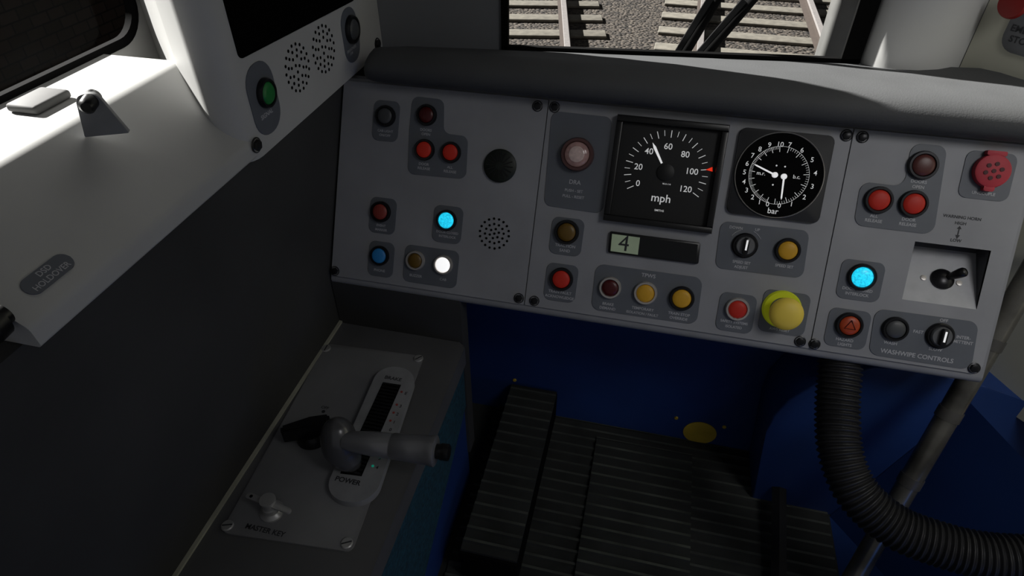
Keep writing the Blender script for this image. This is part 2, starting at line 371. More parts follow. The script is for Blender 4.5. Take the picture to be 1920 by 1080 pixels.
# ---- right panel
f3,p3=mkpanel(x2+.0008,XR,'grey control panel with door, hazard, horn and wiper controls',[.001,.014,.010,.001])
for q in ((1617,257),(1527,645),(1826,690)): screw(f3,p3,*q)
plate(f3,p3,[(1709,268),(1776,274),(1750,440),(1600,422),(1614,340),(1695,350)],.014,texts=[('DOORS',1722,341,8.5),('OPEN',1721,351,8.5),('ALL',1638,405,8.5),('RELEASE',1637,414,8.5),('DOOR',1703,412,8.5),('RELEASE',1701,421,8.5)])
button(f3,p3,1729,310,23,m_brown,label='dim brown red indicator button'); button(f3,p3,1646,375,22,m_red,label='red push button'); button(f3,p3,1711,382,22,m_red,label='red push button')
plate(f3,p3,(1801,281,1901,379),texts=[('UNCOUPLE',1843,363,8)])
x,y=f3.loc(1855,321); s=f3.sc(1855,321); r=30*s
uc=obj('socket_cover',lathe([(r*1.02,0),(r*1.05,.006),(r,.010),(r*.9,.011),(0,.0115)],40),m_redcap,p3,(x,y,.001),label='red round rubber socket cover with tab and holes')
bm=bmesh.new(); prism_bm(bm,round_poly(rect(0,-r*1.05,r*.6,r*.4),r*.1),.001,.010,.001); prism_bm(bm,round_poly(rect(0,r*1.08,r*1.1,r*.28),r*.05),.001,.010,.001)
obj('cover_tab',fin(bm,30),m_redcap,uc)
bm=bmesh.new()
for q,n in ((0,1),(.45,6)):
    for i in range(n):
        a=2*math.pi*i/n+.3; lathe_bm(bm,[(r*.13,.0114),(r*.13,.0122),(0,.0122)],12,(q*r*math.cos(a),q*r*math.sin(a),0))
obj('cover_holes',fin(bm,30),mat('dark_crimson',(70,10,20),.6),uc)
for q,px,py,z in (('WARNING HORN',1804,408,8.5),('HIGH',1801,419,8.5),('LOW',1792,451,8.5)):
    lx,ly=f3.loc(px,py); letters([(q,lx,ly,z*TS*f3.sc(px,py))],.0003,m_textd,p3)
lx,ly=f3.loc(1797,435); bm=bmesh.new()
prism_bm(bm,[(lx-.0007,ly-.004),(lx+.0007,ly-.004),(lx+.0007,ly-.0045),(lx+.003,ly-.0045),(lx,ly-.010),(lx-.003,ly-.0045),(lx-.0007,ly-.0045)],.0001,.0004)
prism_bm(bm,[(lx-.0007,ly-.004),(lx+.0007,ly-.004),(lx+.0007,ly+.0045),(lx+.003,ly+.0045),(lx,ly+.009),(lx-.003,ly+.0045),(lx-.0007,ly+.0045)],.0001,.0004)
obj('arrow_mark',fin(bm),m_textd,p3)
# horn recess (cut through panel and housing)
Q=[f3.loc(*q) for q in ((1690,562),(1830,579),(1860,470),(1717,453))]
hx=sum(q[0] for q in Q)/4; hy=sum(q[1] for q in Q)/4
RW=((Q[1][0]-Q[0][0])+(Q[2][0]-Q[3][0]))/2; RH=((Q[3][1]-Q[0][1])+(Q[2][1]-Q[1][1]))/2
rw,rh=RW/2,RH/2; RD=.040
rmw=f3.mat()@Matrix.Translation((hx,hy,0))
cut(p3,prism(rect(0,0,RW,RH),-.06,.02,smooth=None),rmw)
hr=obj('horn_recess',None,None,p3,(hx,hy,0),label='recessed tray with horn lever')
bm=bmesh.new(); yb=rh-.008
V=[bm.verts.new(v) for v in ((-rw,-rh,-.0005),(rw,-rh,-.0005),(rw,yb,-RD),(-rw,yb,-RD),(rw,rh,-RD),(-rw,rh,-RD),(rw,rh,0),(-rw,rh,0))]
bm.faces.new((V[3],V[2],V[4],V[5])); bm.faces.new((V[5],V[4],V[6],V[7])); bm.faces.new((V[1],V[6],V[4],V[2])); bm.faces.new((V[0],V[3],V[5],V[7]))
obj('recess_wall',fin(bm),mat('recess_dark',(72,73,77),.6),hr)
bm=bmesh.new(); bm.faces.new([bm.verts.new(v) for v in ((-rw,-rh,-.0004),(rw,-rh,-.0004),(rw,yb,-RD+.0002),(-rw,yb,-RD+.0002))])
tray=obj('recess_tray',fin(bm),mat('tray_pale',(176,177,181),.4),hr)
slope=math.atan2(RD,yb+rh)
def on_tray(px,py):
    n=Vector((0,math.sin(slope),math.cos(slope))); wn_=(f3.mat().to_3x3()@n); o=rmw@Vector((0,-rh,0)); p,_=hit(px,py,o,wn_); return rmw.inverted()@p
p=on_tray(1766,524)
lv=obj('horn_lever',lathe([(.016,0),(.016,.003),(.012,.006),(.006,.008),(0,.009)],28),m_bez,hr,tuple(p),label='black toggle horn lever',rot=(-slope,0,0))
e=f3.loc(1813,508,.004); e=Vector((e[0]-hx,e[1]-hy,.004)); d=e-p
d=Matrix.Rotation(-slope,4,'X').inverted()@d
obj('lever_stick',sweep([d*.05,d*.2,d*.35,d*.45,d*.6,d*.75,d*.9,d*.97,d*1.0],[.0035,.0038,.0045,.0056,.0066,.0072,.0070,.005,.002],14,60),m_black,lv)
for a,b in ((1731,521),(1798,531)):
    q=on_tray(a,b); obj('tray_screw',lathe([(.0045,0),(.004,.0015),(0,.002)],14),m_chrome,hr,tuple(q),rot=(-slope,0,0))
plate(f3,p3,(1569,484,1657,568),texts=[('DOOR CLOSED',1607,543,8),('INTERLOCK',1606,552,8)]); button(f3,p3,1615,519,22,m_cyan,name='indicator_lamp',label='lit cyan indicator lamp')
plate(f3,p3,(1546,575,1631,657),texts=[('HAZARD',1583,637,8),('LIGHTS',1583,646,8)]); hz=button(f3,p3,1591,609,21,m_orange,label='orange button with hazard triangle')
T=[(.009*math.cos(math.radians(a)),.009*math.sin(math.radians(a))) for a in (90,210,330)]; bm=bmesh.new(); sweep_bm(bm,[(p_[0],p_[1],.0092) for p_ in T+[T[0]]],.0008,6); obj('hazard_triangle',fin(bm),m_redd,hz)
plate(f3,p3,[(1641,578),(1835,604),(1820,694),(1628,664)],.014,texts=[('WASH',1669,643,8.5),('OFF',1769,601,8.5),('FAST',1721,622,8.5),('INTER-',1806,633,8.5),('MITTENT',1805,642,8.5),('SLOW',1753,655,8.5),('WASHWIPE CONTROLS',1718,667,12.3)])
button(f3,p3,1677,616,20,m_grey,label='dark grey push button'); knob(f3,p3,1761,629,22,-.03)
# ---- console housing
def yz(b,h): p=PF0.o+PF0.y*b+PF0.z*h; return (p.y,p.z)
def extrude_x(prof,xs,smooth=35):
    bm=bmesh.new(); rings=[[bm.verts.new((x,p[0],p[1])) for p in prof] for x in xs]; n=len(prof)
    for a,b in zip(rings,rings[1:]):
        for i in range(n): bm.faces.new((a[i],a[(i+1)%n],b[(i+1)%n],b[i]))
    bm.faces.new(rings[0]); bm.faces.new(rings[-1][::-1]); return fin(bm,smooth)
prof=[yz(.352,-.0045),yz(.008,-.0045),yz(.003,-.0055),yz(-.001,-.009),yz(-.003,-.015),yz(-.002,-.022),(.86,.535),(.985,.56),(.985,.835)]
dc=obj('dashboard_console',extrude_x(prof,[XL-.002,XR+.006]),m_hous,label='long grey sloping dashboard housing behind the control panels',cat='dashboard')
cut(dc,prism(rect(0,0,RW+.001,RH+.001),-.06,.02,smooth=None),rmw)
# ---- coaming
def zb(x): return .870+.042*x
cp=[(.968,.836),(.950,.842),(.938,.850),(.931,.861),(.931,.873),(.938,.884),(.952,.891),(.972,.893),(1.0,None),(1.04,None),(1.098,None),(1.098,.822)]
bm=bmesh.new(); rings=[]; XA,XB=-.470,.60
for x,k in ((XA,.55),(XA+.003,.75),(XA+.010,.90),(XA+.022,.975),(XA+.04,1),(-.3,1),(-.1,1),(.1,1),(.3,1),(XB,1)):
    pr=[]
    for y,z in cp:
        if z is None: z=.893+(zb(x)-.893)*((y-.972)/.126)
        pr.append((1.098-(1.098-y)*(k*.25+.75),.838+(z-.838)*k))
    rings.append([bm.verts.new((x,p[0],p[1])) for p in pr])
n=len(cp)
for a,b in zip(rings,rings[1:]):
    for i in range(n): bm.faces.new((a[i],a[(i+1)%n],b[(i+1)%n],b[i]))
bm.faces.new(rings[0]); bm.faces.new(rings[-1][::-1])
obj('dashboard_coaming',fin(bm,50),m_cap,label='rounded dark grey padded coaming along top of dashboard',cat='coaming')
# ---------------------------------------------------------------- structure
def st(name,me,m,**k): return obj(name,me,m,kind='structure',**k)
st('floor',box(-.52,1.2,-.6,1.05,-.04,0),m_rub)
st('ceiling',box(-.75,1.3,-.1,1.13,2.12,2.16),m_fwall)  # unseen ceiling, added to cut sky light and darken the left panel
st('wall_left',box(-.56,-.522,-.6,1.12,0,.845),m_dwall)
bm=bmesh.new()
YB=1.114
box_bm(bm,-.52,-.274,1.10,YB,.56,2.12); box_bm(bm,.300,.47,1.12,1.13,.56,2.12); box_bm(bm,-.274,.300,1.10,YB,.56,.857); box_bm(bm,-.274,.300,1.10,YB,1.55,2.12)
st('wall_front',fin(bm),m_fwall)
st('wall_front_lower',box(-.52,1.2,1.011,1.05,0,.56),m_blue)
prc=[(.302,1.12),(.304,1.100),(.318,1.082),(.345,1.072),(.38,1.072),(.41,1.082),(.435,1.10),(.452,1.12)]
st('trim_1',prism(prc,.70,1.75,smooth=60),m_white)
wd=Vector((.70,-.714,0)).normalized(); wn=Vector((-.714,-.70,0)).normalized(); WO=Vector((.452,1.118,0))
def wp(s,z): p=WO+wd*s; return (p.x,p.y,z)
zb0=hit(1850,725,WO,wn)[0]
bm=bmesh.new()
a=[bm.verts.new(v) for v in (wp(0,zb0.z-.02),wp(1.6,zb0.z-.02),wp(1.6,1.75),wp(0,1.75))]
bm.faces.new(a)
r=bmesh.ops.extrude_face_region(bm,geom=bm.faces[:]); bmesh.ops.translate(bm,verts=[v for v in r['geom'] if isinstance(v,bmesh.types.BMVert)],vec=-wn*.03)
st('wall_right',fin(bm),m_cream)
YC=.885
def hy_(px,py,Y): return hit(px,py,(0,Y,0),Vector((0,1,0)))[0]
P=[hy_(1428,893,YC)]
P[0].z=0
P+=[hy_(1437,810,YC),hy_(1450,780,YC),hy_(1480,750,YC),hy_(1545,712,YC),hy_(1640,690,YC),hy_(1720,693,YC),hy_(1850,727,YC),hy_(1925,757,YC)]
P+= [Vector((1.1,YC,P[-1].z-.03)),Vector((1.1,YC,0))]
bm=bmesh.new(); prism_bm(bm,[(p.x,p.z) for p in P],0,.12,.004,2)
me=fin(bm,60)
for v in me.vertices:
    x_,z_,h_=v.co; v.co=(x_,1.005-h_,z_)
obj('equipment_casing',me,m_blue,label='blue painted angular casing beside the footwell',cat='casing')
bm=bmesh.new()
q=[bm.verts.new(v) for v in ((.492,.883,0),(.492,-.5,0),(1.15,-.5,.44),(.60,.883,.40))]
bm.faces.new(q); st('wall_right_lower',fin(bm),m_blue)
# ribbed surfaces
def ribbed(x0,x1,y0,y1,z,per=.026,h=.004,mm=None):
    bm=bmesh.new(); prof=[]; y=y0
    while y<y1-per*.5:
        prof+= [(y,z),(y+per*.60,z),(y+per*.70,z+h),(min(y+per*.90,y1),z+h)]; y+=per
    prof+=[(y1,z)]
    A=[bm.verts.new((x0,p[0],p[1])) for p in prof]; B=[bm.verts.new((x1,p[0],p[1])) for p in prof]
    for i in range(len(prof)-1): bm.faces.new((A[i],A[i+1],B[i+1],B[i]))
    a0=bm.verts.new((x0,y0,z-.006)); a1=bm.verts.new((x0,y1,z-.006)); b0=bm.verts.new((x1,y0,z-.006)); b1=bm.verts.new((x1,y1,z-.006))
    bm.faces.new(A+[a1,a0]); bm.faces.new(B+[b1,b0]); bm.faces.new((A[0],B[0],b0,a0)); bm.faces.new((A[-1],B[-1],b1,a1)); bm.faces.new((a0,a1,b1,b0))
    me=fin(bm); me.materials.append(m_rub); me.materials.append(mm or m_ridge)
    for p in me.polygons:
        if abs(p.center.z-(z+h))<1e-4 and len(p.vertices)==4: p.material_index=1  # rib tops coloured lighter so they show under flat light
    return me
obj('rubber_floor_mat',ribbed(-.27,.485,-.1,1.008,.006),None,label='dark ribbed rubber matting on the footwell floor',cat='floor mat')
obj('floor_hatch',ribbed(-.02,.20,.45,.96,.016,.026,.004,mat('hatch_ridge',(68,72,64),.65,var=.55,scale=18)),None,label='ribbed rubber covered access hatch in the floor',cat='floor hatch')
fr_=obj('footrest',box(-.237,-.126,.575,1.008,.010,.096,.003),m_blackm,label='low black footrest block with ribbed rubber top',cat='footrest')
obj('tread',ribbed(-.236,-.127,.58,1.005,.1021),None,fr_)
pa_=at(1461,908,1.36); pb_=at(1460,1110,1.215)
obj('pedal_bar',sweep([pa_,pb_],[.0145,.0145],4,20,flat=.25),m_black,label='thin black upright bar standing on ribbed floor',cat='bar')
def stud(px,py,pt,n,r,m,name,label,cat,h=.003):
    p,t=hit(px,py,pt,Vector(n)); fr=Frame(p,(1,0,0),(0,0,1))
    return obj(name,lathe([(r,0),(r,h*.6),(r*.8,h),(0,h)],32),m,mw=fr.mat(),label=label,cat=cat)
stud(1312,811,(0,1.011,0),(0,1,0),.0375,m_brass,'floor_horn_disc','round dull yellow disc on the blue footwell wall','disc')
for q in ((1268,783),(1358,800),(1412,838),(965,712)):
    s_=stud(*q,(0,1.011,0),(0,1,0),.0045,m_brass,'wall_screw','small brass screw head in blue wall','screw'); s_['group']='brass screws on the footwell wall'
# ---------------------------------------------------------------- side desk
ped=obj('controller_desk',box(-.520,-.285,-.3,.80,0,.386),m_blue,label='grey topped side desk carrying the power brake controller',cat='desk')
obj('desk_top',prism(round_poly([(-.520,-.3),(-.272,-.3),(-.272,.795),(-.520,.795)],[.001,.01,.012,.001]),.386,.43,.006,3),m_desk,ped)
obj('desk_edge_seal',box(-.5215,-.516,-.3,.797,.43,.434),m_trimw,ped)
obj('desk_back_panel',box(-.520,-.279,.796,.83,.10,.528),m_dwall,ped)
bm=bmesh.new()
PX=-.2845
tp=[]
for q in ((868,704),(868,760),(790,1080),(700,1100)):
    p,t=hit(*q,(PX,0,0),Vector((1,0,0))); tp.append(p)
tp[0].z=.386; tp[0].y=.79
v=[bm.verts.new(p) for p in (tp[0],tp[1],tp[2],Vector((PX,.2,.12)),Vector((PX,.2,.386)))]
f=bm.faces.new(v); r=bmesh.ops.extrude_face_region(bm,geom=[f]); bmesh.ops.translate(bm,verts=[x for x in r['geom'] if isinstance(x,bmesh.types.BMVert)],vec=(.006,0,0))
obj('carpet_panel',fin(bm),m_teal,ped,label='teal carpeted side panel')
DF=Frame((-.39,.5,.43),(1,0,0),(0,1,0))
cpan=obj('power_brake_controller',prism(round_poly([DF.loc(*q) for q in ((415,1000),(660,1037),(795,670),(612,646))],.010),0,.003,.0008),m_dplate,mw=DF.mat(),label='grey controller plate with brake power lever and master key',cat='train controller')
def dl(px,py,h=0): a=DF.loc(px,py,h); return Vector((a[0],a[1],h))
for q in ((612,656),(785,675),(651,1021),(428,988)):
    p=dl(*q); bm=bmesh.new(); lathe_bm(bm,[(.0085,.003),(.0085,.0045),(.007,.0055),(0,.0055)],20); a=random.random()*3; c_,s_=math.cos(a),math.sin(a)
    e=obj('screw',fin(bm,30),m_alu,cpan,(p.x,p.y,0)); obj('screw_slot',prism([(c_*u-s_*w,s_*u+c_*w) for u,w in rect(0,0,.014,.0018)],.0054,.0059),m_textd,e)
sr=round_poly([tuple(dl(*q,.01)[:2]) for q in ((604,938),(700,952),(784,700),(714,686))],.034,10)
surround=obj('slot_surround',prism(sr,.003,.016,.008,4,50),m_ring,cpan,label='pale raised rounded surround of lever slot')
SL=[dl(*q,.016) for q in ((638,888),(678,893),(752,722),(718,717))]
obj('lever_slot',prism([tuple(p[:2]) for p in SL],.0155,.0166),m_blackm,surround)
bm=bmesh.new()
for i in range(26):
    t=(i+.5)/26; a=SL[0].lerp(SL[3],t); b=SL[1].lerp(SL[2],t); m_=(a+b)/2; w=(b.x-a.x)
    prism_bm(bm,rect(m_.x,m_.y,w*.9,.0035),.0166,.0185)
obj('slot_brush',fin(bm),m_black,surround)
for q,px,py,z in (('BRAKE',737,710,11.5),('POWER',652,902,15),('E',761,738,10),('3',751,762,10),('2',745,777,10),('1',739,792,10),('0',732,806,10),('1',723,826,10),('2',717,842,10),('3',712,860,10),('4',707,877,10)):
    p=dl(px,py,.016); letters([(q,p.x,p.y,z*TS*DF.sc(px,py))],.0163,m_textd,surround,.025)
for px,py,k in ((753,735,0),(744,759,1),(738,774,1),(732,789,1),(713,857,2),(699,874,2),(708,841,2)):
    p=dl(px,py,.016); obj('notch_mark',prism(circ(p.x,p.y,.0021,10),.0161,.0168),m_tealmark if k==2 else m_redm,surround)
for q,px,py,z in (('MASTER KEY',498,997,15),('OFF',610,767,9)):
    p=dl(px,py); letters([(q,p.x,p.y,z*TS*DF.sc(px,py))],.0034,m_textd,cpan,.025)
p=dl(607,774); obj('dot_mark',prism(circ(p.x,p.y,.003,12),.003,.0034),m_textd,cpan)
# lever
A=dl(664,876,.012); B=dl(638,838,.05); Cc=dl(632,806,.080)
lev=obj('control_lever',sweep(catmull([A,A.lerp(B,.5),B,Cc,Cc+(Cc-B).normalized()*.020],6),[.012,.014,.016,.018,.020,.021]+[.022,.023,.024,.0245,.025,.0255]+[.026,.026,.026,.026,.0255,.0245]+[.023,.021,.019,.0165,.013,.008,.002],24,80),m_handle,cpan,label='charcoal rounded lever arm')
g0=dl(645,826,.075); g1=dl(818,846,.078)
d_=(g1-g0)
pr=[(0,.012),(.12,.0150),(.3,.0172),(.5,.0182),(.51,.0175),(.525,.0175),(.535,.0185),(.75,.0197),(.93,.0205),(.95,.0217),(.99,.0217),(1,.0195)]
obj('grip',sweep([g0+d_*a for a,b in pr],[b for a,b in pr],28),m_grip,lev,label='grey smooth tapered hand grip')
pr=[(1,.0105),(1.04,.0105),(1.05,.0118),(1.13,.0118),(1.14,.010)]
obj('grip_button',sweep([g0+d_*a for a,b in pr],[b for a,b in pr],20),m_black,lev)
# direction selector
p=dl(588,818,.003); sel=obj('direction_selector',lathe([(.026,.003),(.025,.014),(.020,.020),(0,.020)],32),m_bez,cpan,(p.x,p.y,0),label='black winged rotary direction selector')
a=dl(526,806,.035); b=dl(618,785,.035); a=Vector((a.x-p.x,a.y-p.y)); b=Vector((b.x-p.x,b.y-p.y)); dv=(b-a).normalized(); nv=Vector((-dv.y,dv.x)); mid=a.lerp(b,.6)
P=[a-nv*.008,a+nv*.006,mid+nv*.012,b+nv*.009,b-nv*.009,mid-nv*.012]
obj('selector_handle',prism(round_poly([tuple(q) for q in P],.004),.014,.036,.005,3),m_bez,sel)
# master key
p=dl(512,962); mk=obj('master_key',lathe([(.017,.003),(.017,.006),(.0135,.008),(.0115,.010),(.0115,.018),(.0095,.019),(.0095,.030),(.0110,.031),(.0110,.034),(0,.035)],32),m_alu,cpan,(p.x,p.y,0),label='aluminium key barrel with flat wings')
bm=bmesh.new()
P=round_poly([(-.038,-.004),(-.036,.005),(-.012,.004),(.012,.004),(.036,.003),(.038,-.005),(.012,-.005),(-.012,-.004)],.004); prism_bm(bm,P,.024,.0265,.0006)
obj('key_wings',fin(bm,30),m_alu,mk,rot=(0,0,-.12))
obj('key_hole',prism(circ(-.029,0,.0024,14),.0265,.0269),m_blackm,mk,rot=(0,0,-.12))
# ---------------------------------------------------------------- side console with window
def extrude_y(prof,ys,smooth=40):
    bm=bmesh.new(); rings=[[bm.verts.new((p[0],y,p[1])) for p in prof] for y in ys]; n=len(prof)
    for a,b in zip(rings,rings[1:]):
        for i in range(n): bm.faces.new((a[i],b[i],b[(i+1)%n],a[(i+1)%n]))
    bm.faces.new(rings[0][::-1]); bm.faces.new(rings[-1]); return fin(bm,smooth)
sp_=round_poly([(-.500,.846),(-.502,.868),(-.606,.952),(-.722,.952),(-.722,.846)],[.004,.012,.022,.001,.001],8)
sill=obj('window_sill_unit',extrude_y(sp_,[.300,.70]),m_white,label='white moulded sill unit below the side window',cat='window sill')
SlF=Frame((-.502,.45,.868),(0,1,0),Vector((-.104,0,.084)).normalized())
cx,cy=SlF.loc(90,514)
pl=obj('label_plate',prism(round_poly(rect(cx,cy,.054,.0185),.0092,8),-.0005,.0012,.0003,1),m_plate,mw=None,parent=sill)
pl.matrix_world=SlF.mat()
letters([('DSD',cx,cy+.0042,.0078),('HOLDOVER',cx,cy-.0040,.0078)],.0014,m_text,pl,.01)
hp=round_poly([(-.5,1.098),(-.5,.615),(-.60,.69),(-.722,.80),(-.722,1.098)],[.001,.035,.05,.001,.001],8)
bm=bmesh.new(); prism_bm(bm,hp,.842,1.75); up_=obj('side_instrument_housing',fin(bm,40),m_white,label='white upright housing with black screen, speakers and buttons',cat='instrument housing')
SF=Frame((-.4998,.85,.95),(0,1,0),(0,0,1))
P0=SF.loc(448,112); P1=SF.loc(664,0)
scn=obj('display_screen',prism(round_poly([P0,P1,(P1[0]+.005,P1[1]+.40),(P0[0]+.002,P0[1]+.40)],.008),-.0005,.0015),m_screen,up_,label='large switched off black screen'); scn.matrix_world=SF.mat()
def sfp(o): o.matrix_world=SF.mat()@Matrix.Translation(o.location); return o
for q in ((558,127),(607,92)):
    sfp(dots(SF,up_,q[0],q[1],42 if q[0]<600 else 41,3.0,rings=((.18,3),(.5,8),(.75,12),(1,18))))
def side_plate(cxp,cyp,w,h,texts):
    cx,cy=SF.loc(cxp,cyp); o=obj('label_plate',prism(round_poly(rect(cx,cy,w,h),w*.45,6),0,.0012,.0003,1),m_plate,up_); o.matrix_world=SF.mat()
    for t,px,py,z in texts: lx,ly=SF.loc(px,py); letters([(t,lx,ly,z)],.0014,m_text,o)
side_plate(494,185,.062,.094,[('SIGNAL',499,214,.0085)])
side_plate(657,66,.056,.085,[('BRIGHTNESS',658,92,.006),('DIM',658,100,.006)])
sfp(button(SF,up_,495,174,24,m_green,label='green push button')); sfp(button(SF,up_,657,55,22,m_grey,m_black,label='black rotary push control'))
for q in ((480,272),(707,82)): sfp(screw(SF,up_,*q,r=.009,m=m_black))
# window frame + glass + surround
WF=Frame((-.7215,.25,1.2),(0,1,0),(0,0,1))
q_=hit(262,40,(-.7215,0,0),Vector((1,0,0)))[0]; yr=q_.y-.25
q_=hit(60,170,(-.7215,0,0),Vector((1,0,0)))[0]; zl=q_.z-1.2
yl=-.55; zt=.30
def rr_(m_): return [(yl+m_,zl+m_),(yr-m_,zl+m_),(yr-m_,zt-m_),(yl+m_,zt-m_)]
big=round_poly([(yl-.1,zl-.08),(yr+.12,zl-.08),(yr+.12,zt+.2),(yl-.1,zt+.2)],.001,8)
o_=round_poly(rr_(0),.05,8); i_=round_poly(rr_(.012),.040,8)
def bridge(LL):
    bm=bmesh.new(); V=[[bm.verts.new((p[0],p[1],z)) for p in pp] for pp,z in LL]; n=len(V[0])
    for a,b in zip(V,V[1:]):
        for i in range(n): bm.faces.new((a[i],a[(i+1)%n],b[(i+1)%n],b[i]))
    return fin(bm,40)
st('wall_left_upper',bridge(((big,-.002),(big,0),(o_,0),(o_,-.002))),m_white,mw=WF.mat())
wf=st('window_1',bridge(((o_,0),(o_,.006),(i_,.006),(i_,-.004),(o_,-.004),(o_,0))),m_blackm,mw=WF.mat())
def glass(name,g_):
    m=bpy.data.materials.new(name); m.use_nodes=True; N=m.node_tree.nodes; L=m.node_tree.links; N.clear()
    o=N.new('ShaderNodeOutputMaterial'); mx=N.new('ShaderNodeMixShader'); t=N.new('ShaderNodeBsdfTransparent'); g=N.new('ShaderNodeBsdfGlossy'); g.inputs['Roughness'].default_value=.02
    mx.inputs[0].default_value=g_; L.new(t.outputs[0],mx.inputs[1]); L.new(g.outputs[0],mx.inputs[2]); L.new(mx.outputs[0],o.inputs[0]); return m
m_glass=glass('clear_glass',.004)
bm=bmesh.new(); bm.faces.new([bm.verts.new((p[0],p[1],-.002)) for p in i_]); obj('pane',fin(bm),m_glass,wf)
p,t=hit(190,232,(0,0,.952),Vector((0,0,1)))
br=obj('sill_catch',None,None,mw=Matrix.Translation(p),label='small grey bracket with black knob on the sill',cat='catch')
bf=Frame((0,0,0),(.9,.44,0),(0,0,1))
o=obj('bracket',prism(round_poly([(-.020,-.012),(.024,-.012),(.008,.034),(-.012,.034)],[.001,.001,.010,.010]),-.003,.003,.0005),mat('bracket_grey',(130,131,132),.5),br); o.matrix_world=Matrix.Translation(p)@bf.mat()
o=obj('catch_knob',sweep([(0,.026,-.010),(0,.026,.016),(0,.026,.019)],[.008,.008,.005],20),m_black,br); o.matrix_world=Matrix.Translation(p)@bf.mat()
a,_=hit(80,216,(0,0,.954),Vector((0,0,1))); b,_=hit(165,186,(0,0,.954),Vector((0,0,1)))
obj('sill_stop_block',box(-.69,-.650,a.y,b.y+.005,.9521,.962,.004),mat('block_grey',(96,96,95),.7),label='low grey moulded stop block on the window sill',cat='block')
p,_=hit(4,590,(0,.298,0),Vector((0,1,0)))
obj('end_knob',lathe([(.010,0),(.010,.006),(.016,.008),(.017,.020),(.012,.026),(0,.027)],24),m_black,mw=Frame((p.x,.300,p.z),(1,0,0),(0,0,1)).mat(),label='black round knob on end of sill unit',cat='knob')
# windscreen frame
bm=bmesh.new()
prism_bm(bm,[(-.276,.853),(.302,.877),(.302,.890),(-.276,.866)],0,.01); prism_bm(bm,rect(.013,1.55,.574,.02),0,.01)
prism_bm(bm,rect(-.270,1.20,.012,.69),0,.01); prism_bm(bm,[(.274,.866),(.302,.866),(.302,1.56),(.274,1.56)],0,.01)
w2=st('window_2',fin(bm),m_blackm,mw=Frame((0,1.105,0),(1,0,0),(0,0,1)).mat())
bm=bmesh.new(); bm.faces.new([bm.verts.new((a,b,-.006)) for a,b in ((-.266,.866),(.276,.880),(.276,1.545),(-.266,1.545))]); obj('pane',fin(bm),m_glass,w2)
st('trim_2',box(.258,.30,1.165,1.22,.70,1.7,.01),mat('nose_paint',(95,95,93),.6))
# wipers
def wiper(pa,pb,Y,label):
    a,_=hit(*pa,(0,Y,0),Vector((0,1,0))); b,_=hit(*pb,(0,Y,0),Vector((0,1,0))); d=(b-a).normalized()
    w=obj('windscreen_wiper',sweep([a-d*.3,a,b,b+d*.06],[.006,.007,.009,.010],8),m_blackm,label=label,cat='wiper')
    obj('wiper_blade',box(-.003,.003,-.006,.006,-.32,.05),m_black,w).matrix_world=Matrix.Translation((a+b)/2+Vector((-.011,0,0)))@d.to_track_quat('-Z','Y').to_matrix().to_4x4()
wiper((1345,0),(1285,97),1.135,'black windscreen wiper arm outside the glass'); wiper((1412,0),(1327,97),1.16,'black windscreen wiper arm outside the glass')
# emergency stop
EF=Frame(hit(1915,50,WO,wn)[0],wd,(0,0,1))
es=obj('emergency_stop_unit',prism(round_poly(rect(.026,.002,.085,.075),.02,6),0,.003,.001),mat('plate_pale_grey',(104,106,109),.5),mw=EF.mat(),label='grey plate with red emergency stop push button',cat='emergency stop')
bx,by=EF.loc(1912,4)
obj('push_button',lathe([(.010,.003),(.010,.012),(.018,.013),(.020,.017),(.017,.023),(0,.025)],32),mat('emergency_red',(140,20,14),.5),es,(bx,by,0),label='red mushroom button')
tx,ty=EF.loc(1898,51); letters([('EMERGENCY',tx,ty,.0125,'LEFT'),('STOP',tx+.004,ty-.014,.0125,'LEFT')],.0035,m_textd,es,.02)
# ---------------------------------------------------------------- hose, pipe
pth=[at(1575,668,1.035),at(1574,700,1.03),at(1570,770,1.02),at(1576,850,1.0),at(1608,925,.98),at(1675,985,.96),at(1760,1020,.94),at(1850,1042,.92),at(1960,1050,.90),at(2080,1055,.88)]
fine=catmull(pth,84); tot=0; rads=[]
for i,p in enumerate(fine):
    if i: tot+=(p-fine[i-1]).length
    rads.append(.0318+.0022*math.sin(tot*2*math.pi/.0085))
obj('corrugated_hose',sweep(fine,rads,24),m_hose,label='thick black corrugated hose curving down from dashboard',cat='hose')
pa=at(1588,1105,1.13); pb=at(1958,470,.955)
pipe=obj('support_pipe',sweep([pa+(pa-pb)*.12,pa,pa.lerp(pb,.5),pb],[.0172]*4,20),m_pipe,label='worn grey metal support pipe rising diagonally',cat='pipe')
for k in (.36,.56,.76):
    c=pa.lerp(pb,k); d=(pb-pa).normalized(); obj('pipe_clip',sweep([c-d*.009,c,c+d*.009],[.0188]*3,20),mat('clip_grey',(95,93,90),.4,.4),pipe)
